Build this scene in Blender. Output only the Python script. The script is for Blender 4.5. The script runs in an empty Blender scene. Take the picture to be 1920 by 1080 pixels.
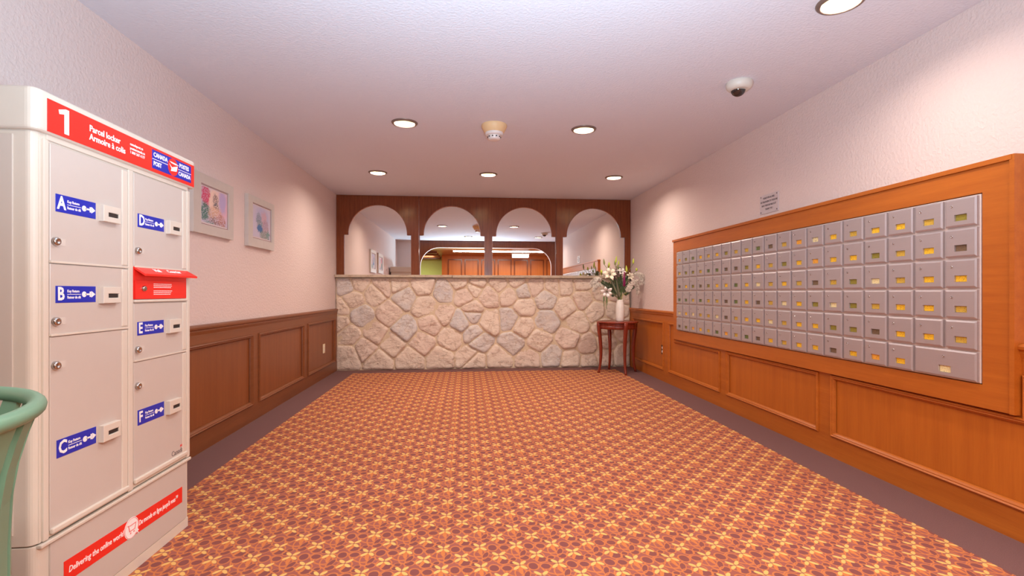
import bpy, bmesh, math, random
from mathutils import Vector, Matrix, Euler
SC = bpy.context.scene
COL = SC.collection
# ------------------------------------------------------------------ camera, world, lights, exposure
EYE = 1.085
cam_d = bpy.data.cameras.new('camera'); cam = bpy.data.objects.new('camera', cam_d); COL.objects.link(cam)
cam.location = (0, 0, EYE)
cam.rotation_euler = (math.pi/2, 0, -math.atan(85/915))
cam_d.sensor_width = 36; cam_d.lens = 36*915/1920; cam_d.shift_y = 9/1920; cam_d.clip_start = .02
SC.camera = cam
SC.view_settings.view_transform = 'Standard'; SC.view_settings.look = 'None'
SC.view_settings.gamma = 1; SC.view_settings.use_curve_mapping = False
SC.view_settings.exposure = 0.0
w = bpy.data.worlds.new('world'); SC.world = w; w.use_nodes = True
w.node_tree.nodes['Background'].inputs[0].default_value = (.9, .93, 1, 1)
w.node_tree.nodes['Background'].inputs[1].default_value = .5
H = 2.46; L, R, B = -1.82, 2.42, 7.1

def light(name, typ, loc, power, color, rot=(0, 0, 0), **kw):
    d = bpy.data.lights.new(name, typ); d.energy = power; d.color = color
    for k, v in kw.items(): setattr(d, k, v)
    o = bpy.data.objects.new(name, d); COL.objects.link(o); o.location = loc; o.rotation_euler = rot
    return o
# photographer's flash, bounced off the ceiling above the camera
light('bounce_flash', 'SPOT', (.15, .5, 1.2), 440, (.55, .82, 1.0), (math.radians(180-30), 0, 0),
      spot_size=math.radians(165), spot_blend=1, shadow_soft_size=.12)
# fill lamps added under the lobby ceiling, behind the arched opening
light('lobby_fill', 'AREA', (1.0, -.6, 2.33), 170, (1.0, .95, .90), (0, 0, 0), shape='RECTANGLE', size=2.8, size_y=.5)
light('lobby_fill', 'AREA', (-1.6, -2.4, 2.33), 40, (1.0, 1.0, .90), (0, 0, 0), shape='RECTANGLE', size=1.0, size_y=.5)
LAMP_W = 12.5; LAMP_C = (1.0, .85, .74)
DOWN = [(1.76, 2.15), (.04, 2.15), (-.50, 4.01), (.98, 4.03), (-1.01, 5.69), (.25, 5.66), (1.745, 5.67)]

# ------------------------------------------------------------------ helpers
def obj(name, me, mat=None, parent=None):
    """me: mesh in world coordinates (shifted to the root thing's origin)"""
    o = bpy.data.objects.new(name, me); COL.objects.link(o)
    if mat:
        me.materials.clear(); me.materials.append(mat)
    if parent:
        r = parent
        while r.parent: r = r.parent
        if r.type == 'EMPTY' and r.location.length > 0: me.transform(Matrix.Translation(-r.location))
        o.parent = parent
    return o
def tag(o, label=None, cat=None, group=None, kind=None):
    if label: o['label'] = label
    if cat: o['category'] = cat
    if group: o['group'] = group
    if kind: o['kind'] = kind
    return o
def thing(name, loc, label, cat, group=None):
    o = bpy.data.objects.new(name, None); COL.objects.link(o); o.location = loc
    return tag(o, label, cat, group)
def copy_tree(o, parent=None):
    c = o.copy(); COL.objects.link(c)
    if parent: c.parent = parent
    for ch in list(o.children): copy_tree(ch, c)
    return c

class MB:
    def __init__(s): s.v = []; s.f = []; s.sm = []
    def add(s, vs, fs, smooth=False):
        n = len(s.v); s.v += [tuple(v) for v in vs]
        s.f += [tuple(i+n for i in f) for f in fs]; s.sm += [smooth]*len(fs); return s
    def box(s, a, b):
        x0, y0, z0 = a; x1, y1, z1 = b
        x0, x1 = min(x0, x1), max(x0, x1); y0, y1 = min(y0, y1), max(y0, y1); z0, z1 = min(z0, z1), max(z0, z1)
        return s.add([(x0, y0, z0), (x1, y0, z0), (x1, y1, z0), (x0, y1, z0), (x0, y0, z1), (x1, y0, z1), (x1, y1, z1), (x0, y1, z1)],
                     [(0, 3, 2, 1), (4, 5, 6, 7), (0, 1, 5, 4), (1, 2, 6, 5), (2, 3, 7, 6), (3, 0, 4, 7)])
    def lathe(s, prof, c=(0, 0, 0), n=32, cap0=False, cap1=False, smooth=True, M=None):
        vs = []
        for r, z in prof:
            for k in range(n):
                a = 2*math.pi*k/n; p = Vector((r*math.cos(a), r*math.sin(a), z))
                if M: p = M @ p
                vs.append(p + Vector(c))
        fs = [(i*n+k, i*n+(k+1) % n, (i+1)*n+(k+1) % n, (i+1)*n+k) for i in range(len(prof)-1) for k in range(n)]
        if cap0: fs.append(tuple(reversed(range(n))))
        if cap1: fs.append(tuple((len(prof)-1)*n+k for k in range(n)))
        return s.add(vs, fs, smooth)
    def tube(s, pts, rad, n=8, caps=True):
        pts = [Vector(p) for p in pts]; m = len(pts)
        if not hasattr(rad, '__len__'): rad = [rad]*m
        vs = []; up = None
        for i, p in enumerate(pts):
            t = (pts[min(i+1, m-1)]-pts[max(i-1, 0)]).normalized()
            if up is None: up = t.orthogonal().normalized()
            up = (up - t*up.dot(t)); up = up.normalized() if up.length > 1e-6 else t.orthogonal().normalized()
            bn = t.cross(up)
            for k in range(n):
                a = 2*math.pi*k/n; vs.append(p+(up*math.cos(a)+bn*math.sin(a))*rad[i])
        fs = [(i*n+k, i*n+(k+1) % n, (i+1)*n+(k+1) % n, (i+1)*n+k) for i in range(m-1) for k in range(n)]
        if caps: fs += [tuple(reversed(range(n))), tuple((m-1)*n+k for k in range(n))]
        return s.add(vs, fs, True)
    def mesh(s, name='m', fix=True):
        me = bpy.data.meshes.new(name); me.from_pydata([tuple(v) for v in s.v], [], s.f)
        for p, q in zip(me.polygons, s.sm): p.use_smooth = q
        if fix:
            bm = bmesh.new(); bm.from_mesh(me); bmesh.ops.recalc_face_normals(bm, faces=bm.faces); bm.to_mesh(me); bm.free()
        me.update(); return me
def mk(name, mb, mat, parent=None): return obj(name, mb.mesh(name), mat, parent)
def bev(me, w=.003, seg=2, angle=.6):
    bm = bmesh.new(); bm.from_mesh(me)
    es = [e for e in bm.edges if len(e.link_faces) == 2 and e.calc_face_angle(0) > angle]
    bmesh.ops.bevel(bm, geom=es, offset=w, segments=seg, affect='EDGES', profile=.5, clamp_overlap=True)
    bm.to_mesh(me); bm.free(); return me
def bbox(a, b, w=.003, seg=2): return bev(MB().box(a, b).mesh(), w, seg)
def eval_curve(cu):
    o = bpy.data.objects.new('tmp', cu); COL.objects.link(o)
    dg = bpy.context.evaluated_depsgraph_get(); dg.update()
    me = bpy.data.meshes.new_from_object(o.evaluated_get(dg)); bpy.data.objects.remove(o); return me
def sheet(loops, depth, M, bevel=0.0):
    """2-D loops (first outer, rest holes) extruded to thickness, placed by matrix M (local x,y in plane, z = normal)"""
    cu = bpy.data.curves.new('c', 'CURVE'); cu.dimensions = '2D'; cu.fill_mode = 'BOTH'; cu.extrude = max(depth/2-bevel, 0); cu.bevel_depth = bevel
    cu.offset = -bevel
    for lp in loops:
        sp = cu.splines.new('POLY'); sp.points.add(len(lp)-1); sp.use_cyclic_u = True
        for p, q in zip(sp.points, lp): p.co = (q[0], q[1], 0, 1)
    me = eval_curve(cu); me.transform(M)
    for p in me.polygons: p.use_smooth = False
    return me
def frame_M(origin, right, up):
    r = Vector(right).normalized(); u = Vector(up).normalized(); n = r.cross(u)
    M = Matrix.Identity(4)
    for i in range(3): M[i][0] = r[i]; M[i][1] = u[i]; M[i][2] = n[i]; M[i][3] = origin[i]
    return M
def text_mesh(s, size, M, bold=0, align='LEFT', shear=0, xs=1.0, depth=.0004, space=1.0):
    cu = bpy.data.curves.new('t', 'FONT'); cu.body = s; cu.size = size; cu.offset = bold; cu.extrude = depth; cu.align_x = align
    cu.align_y = 'CENTER'; cu.shear = shear; cu.resolution_u = 2; cu.space_character = space
    me = eval_curve(cu); me.transform(Matrix.Diagonal((xs, 1, 1, 1))); me.transform(M); return me
def rect(a, b, c, d): return [(a, b), (c, b), (c, d), (a, d)]
def circ(cx, cy, r, n=32, ry=None): return [(cx+r*math.cos(2*math.pi*k/n), cy+(ry or r)*math.sin(2*math.pi*k/n)) for k in range(n)]
def join(mes):
    bm = bmesh.new()
    for m in mes: bm.from_mesh(m)
    me = bpy.data.meshes.new('j'); bm.to_mesh(me); bm.free()
    for m in mes: bpy.data.meshes.remove(m)
    return me

# ------------------------------------------------------------------ materials
def s2l(c):
    f = lambda v: v/12.92 if v <= .04045 else ((v+.055)/1.055)**2.4
    return (f(c[0]/255), f(c[1]/255), f(c[2]/255), 1)
class NT:
    def __init__(s, name):
        s.m = bpy.data.materials.new(name); s.m.use_nodes = True; s.t = s.m.node_tree
        s.b = s.t.nodes['Principled BSDF']; s.L = s.t.links
    def n(s, typ, **kw):
        n = s.t.nodes.new(typ)
        for k, v in kw.items(): setattr(n, k, v)
        return n
    def inp(s, node, i, v):
        if isinstance(v, bpy.types.NodeSocket): s.L.new(v, node.inputs[i])
        elif v is not None: node.inputs[i].default_value = v
    def math(s, op, a, b=None, c=None, clamp=False):
        n = s.n('ShaderNodeMath', operation=op, use_clamp=clamp); s.inp(n, 0, a); s.inp(n, 1, b)
        if c is not None: s.inp(n, 2, c)
        return n.outputs[0]
    def mix(s, f, a, b, blend='MIX'):
        n = s.n('ShaderNodeMix', data_type='RGBA', blend_type=blend); s.inp(n, 0, f); s.inp(n, 6, a); s.inp(n, 7, b); return n.outputs[2]
    def coord(s, which='Object'): return s.n('ShaderNodeTexCoord').outputs[which]
    def pos(s): return s.n('ShaderNodeNewGeometry').outputs['Position']
    def mapping(s, v, scale=(1, 1, 1), loc=(0, 0, 0), rot=(0, 0, 0)):
        n = s.n('ShaderNodeMapping'); s.L.new(v, n.inputs[0]); n.inputs['Scale'].default_value = scale; n.inputs['Location'].default_value = loc; n.inputs['Rotation'].default_value = rot; return n.outputs[0]
    def noise(s, v, scale, detail=3, rough=.5, out='Fac'):
        n = s.n('ShaderNodeTexNoise'); s.L.new(v, n.inputs['Vector']); n.inputs['Scale'].default_value = scale; n.inputs['Detail'].default_value = detail; n.inputs['Roughness'].default_value = rough
        return n.outputs[out]
    def ramp(s, f, stops):
        n = s.n('ShaderNodeValToRGB'); s.L.new(f, n.inputs[0]); e = n.color_ramp.elements
        while len(e) < len(stops): e.new(.5)
        for q, (p, c) in zip(e, stops): q.position = p; q.color = c
        return n.outputs[0]
    def bump(s, h, strength=.3, dist=.002):
        n = s.n('ShaderNodeBump'); s.L.new(h, n.inputs['Height']); n.inputs['Strength'].default_value = strength; n.inputs['Distance'].default_value = dist
        s.L.new(n.outputs[0], s.b.inputs['Normal'])
    def set(s, col=None, rough=None, metal=None, spec=None):
        if col is not None: s.inp(s.b, 'Base Color', col)
        if rough is not None: s.inp(s.b, 'Roughness', rough)
        if metal is not None: s.inp(s.b, 'Metallic', metal)
        if spec is not None: s.inp(s.b, 'Specular IOR Level', spec)
        return s.m
def plain(name, c, rough=.5, metal=0, spec=.5, var=.06, vs=20):
    m = NT(name); f = m.noise(m.pos(), vs, 3); a = s2l(c); lo = tuple(x*(1-var) for x in a[:3])+(1,); hi = tuple(min(1, x*(1+var)) for x in a[:3])+(1,)
    return m.set(m.mix(f, lo, hi), rough, metal, spec)
def wall_mat(name, c, scale=55, strength=.5):
    m = NT(name); p = m.pos()
    f = m.noise(p, 1.3, 4); a = s2l(c); lo = tuple(x*.96 for x in a[:3])+(1,)
    n1 = m.noise(p, scale, 4, .55)
    m.set(m.mix(f, lo, a), .85, 0, .25)
    m.bump(m.ramp(n1, [(.35, (0, 0, 0, 1)), (.7, (1, 1, 1, 1))]), strength, .004); return m.m
def wood(name, c1, c2, rough=.32, axis='z', sc=1.0):
    m = NT(name); p = m.pos()
    s3 = {'z': (22, 22, 1.2), 'y': (22, 1.2, 22), 'x': (1.2, 22, 22)}[axis]
    g = m.noise(m.mapping(p, tuple(x*sc for x in s3)), 1.5, 5, .6)
    g2 = m.noise(m.mapping(p, tuple(x*sc*5 for x in s3)), 2, 3, .7)
    f = m.math('ADD', m.math('MULTIPLY', g, .7), m.math('MULTIPLY', g2, .3))
    big = m.noise(p, 1.1, 2)
    col = m.ramp(f, [(.32, s2l(c2)), (.66, s2l(c1))])
    col = m.mix(m.math('MULTIPLY', big, .5), col, s2l(tuple(x*.8 for x in c1)))
    m.set(col, rough, 0, .45); m.bump(g2, .08, .0008); return m.m

M_wall = wall_mat('painted_stucco_wall', (225, 206, 200))
M_ceil = wall_mat('ceiling_paint', (221, 220, 228), 70, .35)
M_white = plain('white_paint', (235, 233, 228), .6)
M_green = plain('green_wall_paint', (196, 214, 120), .7)
M_wood = wood('orange_brown_wood', (198, 110, 34), (176, 90, 24), .38, 'z', .6)
M_woodh = wood('orange_brown_wood_rail', (198, 110, 36), (172, 88, 24), .38, 'y', .6)
M_woodd = wood('shaded_wood_left', (148, 84, 44), (126, 66, 32), .36, 'z', .6)  # right wall's wood, darkened to paint in the left wall's weaker light
M_wooddh = wood('shaded_wood_left_rail', (142, 82, 46), (118, 66, 34), .36, 'y', .6)  # rail grain of the same wood, with that shade in its colour too
M_arch = wood('red_brown_arch_wood', (144, 76, 40), (102, 48, 22), .22, 'z', 1.4)
M_table = wood('cherry_table_wood', (156, 62, 40), (104, 34, 24), .25, 'z')
M_lobbyc = plain('lobby_ceiling_tiles', (150, 105, 70), .3)
def mirror_mat():
    m = NT('mirror_glass'); return m.set(s2l((247, 246, 242)), .003, 1.0)
M_mirror = mirror_mat()
M_mirredge = plain('mirror_bevel', (190, 180, 180), .2, .9)
def stone_mat(name, c1, c2):
    m = NT(name); p = m.pos(); oi = m.n('ShaderNodeObjectInfo').outputs['Random']
    n1 = m.noise(p, 9, 5, .65); n2 = m.noise(p, 45, 5, .7)
    col = m.mix(m.ramp(n1, [(.3, (0, 0, 0, 1)), (.7, (1, 1, 1, 1))]), s2l(c1), s2l(c2))
    col = m.mix(m.math('MULTIPLY', oi, .25), col, s2l((226, 206, 184)))
    col = m.mix(m.ramp(n2, [(.3, (.45, .45, .45, 1)), (.45, (0, 0, 0, 1))]), col, s2l((168, 138, 112)))
    m.set(col, .8, 0, .25)
    n3 = m.noise(m.mapping(p, (6, 6, 14), rot=(0, .6, 0)), 2.2, 6, .7)
    vv = m.noise(m.mapping(p, (2.2, 2.2, 4), rot=(0, .5, 0)), 1.6, 4, .6)
    vein = m.math('SUBTRACT', 1, m.math('MULTIPLY', m.math('ABSOLUTE', m.math('SUBTRACT', vv, .5)), 34, clamp=True), clamp=True)
    m.set(m.mix(m.math('MULTIPLY', vein, .4), col, s2l((164, 130, 104))))
    h = m.math('SUBTRACT', m.math('ADD', n3, m.math('MULTIPLY', n2, .45)), m.math('MULTIPLY', vein, .2)); m.bump(h, .8, .013); return m.m
M_stoneb = stone_mat('beige_fieldstone', (228, 208, 190), (238, 220, 202))
M_stoneg = stone_mat('grey_fieldstone', (204, 200, 200), (226, 215, 205))
M_stonep = stone_mat('pinkish_fieldstone', (224, 200, 184), (234, 214, 198))
def mortar_mat():
    m = NT('beige_mortar'); p = m.pos(); n = m.noise(p, 30, 5, .7)
    m.set(m.mix(n, s2l((206, 182, 152)), s2l((230, 212, 184))), .9, 0, .2); m.bump(n, .8, .008); return m.m
M_mortar = mortar_mat()
M_ledge = stone_mat('ledge_stone', (186, 168, 146), (206, 190, 168))
M_alu = None
def alu(name, c, rough, metal):
    m = NT(name); p = m.pos(); g = m.noise(m.mapping(p, (3, 3, 260)), 1.0, 3, .6); a = s2l(c)
    m.set(m.mix(g, tuple(x*.93 for x in a[:3])+(1,), a), rough, metal, .5); return m.m
M_door = alu('brushed_aluminium_door', (190, 180, 182), .40, .5)
M_doorf = alu('aluminium_mail_frame', (230, 212, 204), .4, .2)
M_chrome = plain('lock_chrome', (190, 186, 184), .2, 1)
M_dark = plain('dark_slot', (46, 38, 36), .6)
M_cab = plain('beige_locker_panel', (200, 188, 180), .38, 0, .5, .02)
M_side = plain('glossy_locker_side', (206, 194, 184), .12, 0, .6, .02)
M_cabf = plain('cream_locker_frame', (216, 205, 192), .3, 0, .5, .02)
M_red = plain('postal_red', (236, 42, 32), .35, 0, .5, .02)
M_blue = plain('postal_blue', (28, 42, 176), .35, 0, .5, .02)
M_tag = plain('clear_number_tag', (214, 203, 194), .25)
M_print = plain('white_print', (250, 244, 244), .5, 0, .3, .01)
M_greyp = plain('grey_print', (120, 112, 110), .5)
M_bin = plain('green_powder_coat', (104, 142, 118), .4, 0, .5)
M_bin2 = plain('black_bin_liner', (40, 44, 44), .5)
M_silver = plain('silver_frame', (206, 196, 188), .4, .15)
M_matb = plain('mat_board', (214, 200, 198), .7)
M_line = plain('red_mat_line', (150, 96, 96), .7)
M_cream = plain('cream_plastic', (236, 218, 184), .4)
M_yell = plain('yellowed_plastic', (232, 196, 148), .5)
M_plastw = plain('white_plastic', (232, 222, 216), .4)
M_cambase = plain('camera_housing', (214, 206, 194), .45)
M_smoke = plain('smoked_dome', (44, 36, 34), .08, 0, .8)
M_trimr = plain('shaded_downlight_trim', (128, 110, 100), .35, .3)  # trim colour darkened to paint in the shade on its underside
M_baffle = plain('downlight_reflector', (250, 240, 190), .35, 0)
def emis(name, c, st):
    m = NT(name); m.set((0, 0, 0, 1)); m.b.inputs['Emission Color'].default_value = c; m.b.inputs['Emission Strength'].default_value = st; return m.m
M_lens = emis('lit_lamp', (1, .96, .86, 1), 3.0)
M_fluor = emis('lit_fluorescent', (.95, .97, 1, 1), 2.0)
M_plaque = plain('engraved_plate', (208, 196, 198), .4, .2)
M_ink = plain('engraved_ink', (96, 84, 88), .6)
M_brass = plain('brown_outlet_plate', (70, 40, 24), .4)
def border_mat():
    m = NT('dark_border_carpet'); p = m.pos(); n = m.noise(p, 260, 3, .7); n2 = m.noise(p, 5, 3)
    c = m.mix(n, s2l((92, 60, 60)), s2l((140, 104, 100))); c = m.mix(m.math('MULTIPLY', n2, .35), c, s2l((124, 92, 88)))
    m.set(c, .95, 0, .1); m.bump(n, .6, .003); return m.m
M_border = border_mat()

def carpet_mat():
    m = NT('patterned_carpet'); p = m.pos(); P = .1545
    wob = m.noise(p, 14, 2, .5, 'Color')
    vm = m.n('ShaderNodeVectorMath', operation='MULTIPLY_ADD'); m.L.new(wob, vm.inputs[0]); vm.inputs[1].default_value = (.010, .010, 0); m.L.new(p, vm.inputs[2])
    sx = m.n('ShaderNodeSeparateXYZ'); m.L.new(vm.outputs[0], sx.inputs[0]); X, Y = sx.outputs[0], sx.outputs[1]
    ox, oy = -.552-.005, 2.09-.005
    def wrap(c, o):   # signed distance to nearest lattice copy of offset o
        t = m.math('DIVIDE', m.math('SUBTRACT', c, o), P)
        return m.math('MULTIPLY', m.math('SUBTRACT', t, m.math('ROUND', t)), P)
    def ell(dx, dy, rx, ry, rot):
        x = wrap(X, ox+dx); y = wrap(Y, oy+dy); c, s = math.cos(rot), math.sin(rot)
        u = m.math('ADD', m.math('MULTIPLY', x, c/rx), m.math('MULTIPLY', y, s/rx))
        v = m.math('ADD', m.math('MULTIPLY', x, -s/ry), m.math('MULTIPLY', y, c/ry))
        return m.math('SQRT', m.math('ADD', m.math('MULTIPLY', u, u), m.math('MULTIPLY', v, v)))
    def inside(d, r=1, soft=.06): 
        return m.math('SUBTRACT', 1, m.math('DIVIDE', m.math('SUBTRACT', d, r-soft), 2*soft, clamp=True), clamp=True)
    def ring(d, r, wd): return m.math('SUBTRACT', 1, m.math('DIVIDE', m.math('ABSOLUTE', m.math('SUBTRACT', d, r)), wd, clamp=True), clamp=True)
    mx = lambda a, b: m.math('MAXIMUM', a, b)
    blobs = [(.052, -.012, .020, .024, .2), (.103, -.016, .021, .019, -.5), (.093, .034, .022, .019, .3), (.022, -.068, .011, .027, -.35),
             (.026, .052, .019, .017, .4), (-.022, .046, .013, .012, 0), (.125, .022, .012, .016, .6)]
    dark = None; orange = None; arcs = None
    for b in blobs:
        d = ell(*b); i = inside(d, .92, .1); r = ring(d, 1.10, .21)
        dark = i if dark is None else mx(dark, i); orange = r if orange is None else mx(orange, r)
    for (dx, dy, rx, ry, rot, wd) in [(-.018, -.045, .052, .030, -.45, .12), (-.024, -.052, .034, .018, -.5, .17), (.056, .03, .05, .036, .5, .11),
                                      (.0, -.06, .024, .042, .1, .17), (.078, .062, .03, .03, 0, .14), (.076, -.035, .045, .028, .3, .11)]:
        r = ring(ell(dx, dy, rx, ry, rot), 1, wd); arcs = r if arcs is None else mx(arcs, r)
    orange = mx(orange, m.math('MULTIPLY', arcs, m.math('SUBTRACT', 1, dark)))
    stem = mx(inside(ell(0, -.034, .0085, .030, .12)), inside(ell(.077, .048, .0075, .026, -.35)))
    orange = m.math('MULTIPLY', mx(orange, stem), 1.25, clamp=True); dark = m.math('MULTIPLY', dark, m.math('SUBTRACT', 1, orange))
    flower = None; shade = None
    for (fx, fy) in ((0, 0), (P/2, P/2)):
        for (a, b) in ((1, 1), (-1, 1), (1, -1), (-1, -1)):
            an = math.atan2(b*.033, a*.030); e = inside(ell(fx+a*.0145, fy+b*.0160, .0170, .0078, an), 1, .12)
            flower = e if flower is None else mx(flower, e)
    base_n = m.noise(p, 9, 3); pile = m.noise(p, 420, 2, .7); wear = m.noise(p, 1.6, 3)
    col = m.mix(base_n, s2l((178, 108, 100)), s2l((152, 86, 82)))
    col = m.mix(m.math('MULTIPLY', dark, .9), col, s2l((128, 76, 82)))
    col = m.mix(m.math('MULTIPLY', orange, .92), col, s2l((228, 138, 80)))
    col = m.mix(flower, col, s2l((252, 206, 122)))
    col = m.mix(m.math('MULTIPLY', wear, .36), col, s2l((150, 84, 44)))
    col = m.mix(m.math('MULTIPLY', pile, .3), col, s2l((110, 64, 36)))
    m.set(col, .92, 0, .12); m.bump(pile, .5, .002); return m.m
M_carpet = carpet_mat()

# ------------------------------------------------------------------ room shell
def struct(name, me, mat): o = obj(name, me, mat); o['kind'] = 'structure'; return o
YB = -3.6
floor = struct('floor', MB().box((-3.2, YB, -.1), (3.4, B+.1, 0)).mesh(), M_border)
obj('carpet_field', MB().box((L+.30, YB+.1, -.02), (R-.33, 6.72, .004)).mesh(), M_carpet, floor)['label'] = 'patterned carpet with cream flowers and orange scrolls'
HY = .95   # header wall (arched opening behind the camera): y .95 - 1.08
cl = sheet([rect(L-.1, HY, R+.1, B+.1)]+[circ(x, y, .082, 36) for x, y in DOWN], .02, Matrix.Translation((0, 0, H+.01)))
ceiling = struct('ceiling', cl, M_ceil)
cap = MB().box((L-.1, HY, H+.13), (R+.1, B+.1, H+.16)); mk('ceiling_slab', cap, M_white, ceiling)
wl = struct('wall_left', MB().box((L-.1, HY, 0), (L, B+.1, H+.14)).mesh(), M_wall)
wr = struct('wall_right', MB().box((R, HY, 0), (R+.1, B+.1, H+.14)).mesh(), M_wall)
wb = struct('wall_back', MB().box((L-.1, B, 0), (R+.1, B+.1, H+.14)).mesh(), M_wall)
# header wall with the wide basket arch, wood faced
hx0, hx1, hz, hr = -1.22, 2.28, 2.285, .5
arch_loop = [(hx0, -.001)] + [(hx0+hr-hr*math.cos(t*math.pi/20), hz-hr+hr*math.sin(t*math.pi/20)) for t in range(11)] + \
            [(hx1-hr+hr*math.sin(t*math.pi/20), hz-hr+hr*math.cos(t*math.pi/20)) for t in range(11)] + [(hx1, -.001)]
outer = [(L, 0), (L, H), (R, H), (R, 0)]
loop = [(L, 0)] + arch_loop[0:] + [(R, 0), (R, H), (L, H)]
Mh = frame_M((0, 1.015, 0), (1, 0, 0), (0, 0, 1))
wf = struct('wall_front', sheet([loop], .12, Mh), M_wall)
loop2 = [(-1.42, 0)] + arch_loop + [(R-.002, 0), (R-.002, H-.002), (-1.42, H-.002)]
obj('arch_facing', sheet([loop2], .012, frame_M((0, 1.081, 0), (1, 0, 0), (0, 0, 1))), M_arch, wf)
# lobby behind the camera, seen in the mirrors
lw = struct('wall_lobby', MB().box((-.72, -2.3, 0), (3.4, -2.2, 2.4)).box((-.82, -3.6, 0), (-.72, -2.2, 2.4)).mesh(), M_wood)
for i in range(7):
    x0 = -.62+i*.55
    fr = sheet([rect(x0, .95, x0+.47, 2.2), rect(x0+.035, .985, x0+.435, 2.165)], .02, frame_M((0, -2.19, 0), (1, 0, 0), (0, 0, 1)))
    obj('panel_moulding', fr, M_arch, lw)
    fr = sheet([rect(x0, .12, x0+.47, .86), rect(x0+.035, .155, x0+.435, .825)], .02, frame_M((0, -2.19, 0), (1, 0, 0), (0, 0, 1)))
    obj('panel_moulding', fr, M_arch, lw)
struct('wall_lobby_green', MB().box((-3.2, -3.6, 0), (-.72, -3.5, 2.4)).mesh(), M_green)
struct('wall_lobby_side', MB().box((-3.3, -3.6, 0), (-3.2, 1.08, 2.4)).box((3.4, -3.6, 0), (3.5, 1.08, 2.4)).box((-3.2, .96, 0), (L-.1, 1.06, 2.4)).box((R+.1, .96, 0), (3.4, 1.06, 2.4)).mesh(), M_wall)
lc = struct('ceiling_lobby', MB().box((-3.3, -3.6, 2.34), (3.5, .955, 2.44)).mesh(), M_lobbyc)
for i in range(4): mk('ceiling_beam', MB().box((-3.2, -3.3+i*.8, 2.27), (-.9, -3.18+i*.8, 2.34)), M_arch, lc)
fx = thing('lobby_light_fixture', (1.7, -1.3, 2.34), 'white box light fixture on the lobby ceiling, seen in the third mirror', 'light')
obj('housing', bbox((1.42, -1.42, 2.30), (1.98, -1.18, 2.34), .005), M_white, fx)
obj('diffuser', bbox((1.44, -1.40, 2.20), (1.96, -1.20, 2.30), .01), M_fluor, fx)

# ------------------------------------------------------------------ wainscot
def offset_poly(poly, d):
    n = len(poly); out = []
    for i in range(n):
        p0, p1, p2 = Vector(poly[i-1]), Vector(poly[i]), Vector(poly[(i+1) % n])
        e1 = (p1-p0).normalized(); e2 = (p2-p1).normalized()
        n1 = Vector((-e1.y, e1.x)); n2 = Vector((-e2.y, e2.x))
        k = 1+n1.dot(n2); out.append(p1+(n1+n2)*(d/k))
    return out
def mould(poly, prof, M):
    """sweep a profile [(inward offset, height)] round a CCW polygon with mitred corners"""
    mb = MB(); n = len(poly); vs = []
    for d, hh in prof:
        for p in offset_poly(poly, d): vs.append(M @ Vector((p.x, p.y, hh)))
    m = len(prof)
    fs = [(i*n+k, i*n+(k+1) % n, (i+1)*n+(k+1) % n, (i+1)*n+k) for i in range(m-1) for k in range(n)]
    mb.add(vs, fs); return mb.mesh()
PROF = [(0, 0), (.002, .012), (.010, .018), (.017, .012), (.021, .013), (.030, .004), (.034, -.006)]
def wainscot(wall, x, sgn, y0, y1, panels, mw, mh, caps, top=.825):
    # sgn +1: wall face looks to +x (left wall); -1: looks to -x (right wall)
    M = frame_M((x+sgn*.010, 0, 0), (0, 1, 0), (0, 0, 1)) if sgn > 0 else frame_M((x+sgn*.010, 0, 0), (0, -1, 0), (0, 0, 1))
    def loc(poly): 
        q = [(p[0] if sgn > 0 else -p[0], p[1]) for p in poly]
        a = sum(q[i][0]*q[(i+1) % len(q)][1]-q[(i+1) % len(q)][0]*q[i][1] for i in range(len(q)))
        return q if a > 0 else q[::-1]
    obj('stile_and_rail_frame', sheet([loc(rect(y0, 0, y1, top))]+[loc(p) for p in panels], .020, M), mh, wall)
    for p in panels:
        q = loc(p); Mi = M @ Matrix.Translation((0, 0, -.006))
        pn = obj('panel', sheet([q], .006, Mi), mw, wall)
        obj('panel_moulding', mould(q, PROF, M @ Matrix.Translation((0, 0, .006))), mh, pn)
    for (c0, c1) in caps:
        pr = [(0, .79), (.022, .79), (.022, .80), (.030, .822), (.030, .832), (.040, .840), (.042, .852), (.036, .862), (.008, .866), (0, .866)]
        vs = [(x+sgn*a, c, z) for c in (c0, c1) for a, z in pr]; n = len(pr)
        fs = [(i, (i+1) % n, n+(i+1) % n, n+i) for i in range(n)]+[tuple(range(n)), tuple(range(2*n-1, n-1, -1))]
        obj('cap_rail', MB().add(vs, fs).mesh(), mh, wall)
lp = [rect(a, .135, b, .735) for a, b in ((1.30, 2.02), (2.16, 3.02), (3.155, 4.30), (4.42, 5.60), (5.73, 6.88))]
wainscot(wl, L, 1, 1.09, 7.03, lp, M_woodd, M_wooddh, [(1.09, 7.03)])
rp = [rect(5.765, .135, 6.88, .73), [(4.43, .135), (5.63, .135), (5.63, .73), (5.445, .73), (5.445, .535), (4.43, .535)],
      rect(3.13, .135, 4.325, .545), [(1.20, .135), (3.02, .135), (3.02, .545), (1.90, .545), (1.90, .73), (1.20, .73)]]
wainscot(wr, R, -1, 1.09, 7.03, rp, M_wood, M_woodh, [(5.43, 7.03), (1.09, 1.925)])
# mail surround board
M_R = frame_M((R-.024, 0, 0), (0, -1, 0), (0, 0, 1))
sb = obj('mailbox_surround_board', sheet([rect(-5.43, .553, -1.925, 1.668), rect(-5.325, .660, -2.045, 1.548)], .048, M_R, .002), M_woodh, wr)
mk('surround_top_trim', MB().box((R-.058, 1.915, 1.668), (R, 5.44, 1.690)).box((R-.056, 1.905, .553), (R, 1.925, 1.690)), M_woodh, sb)

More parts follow.
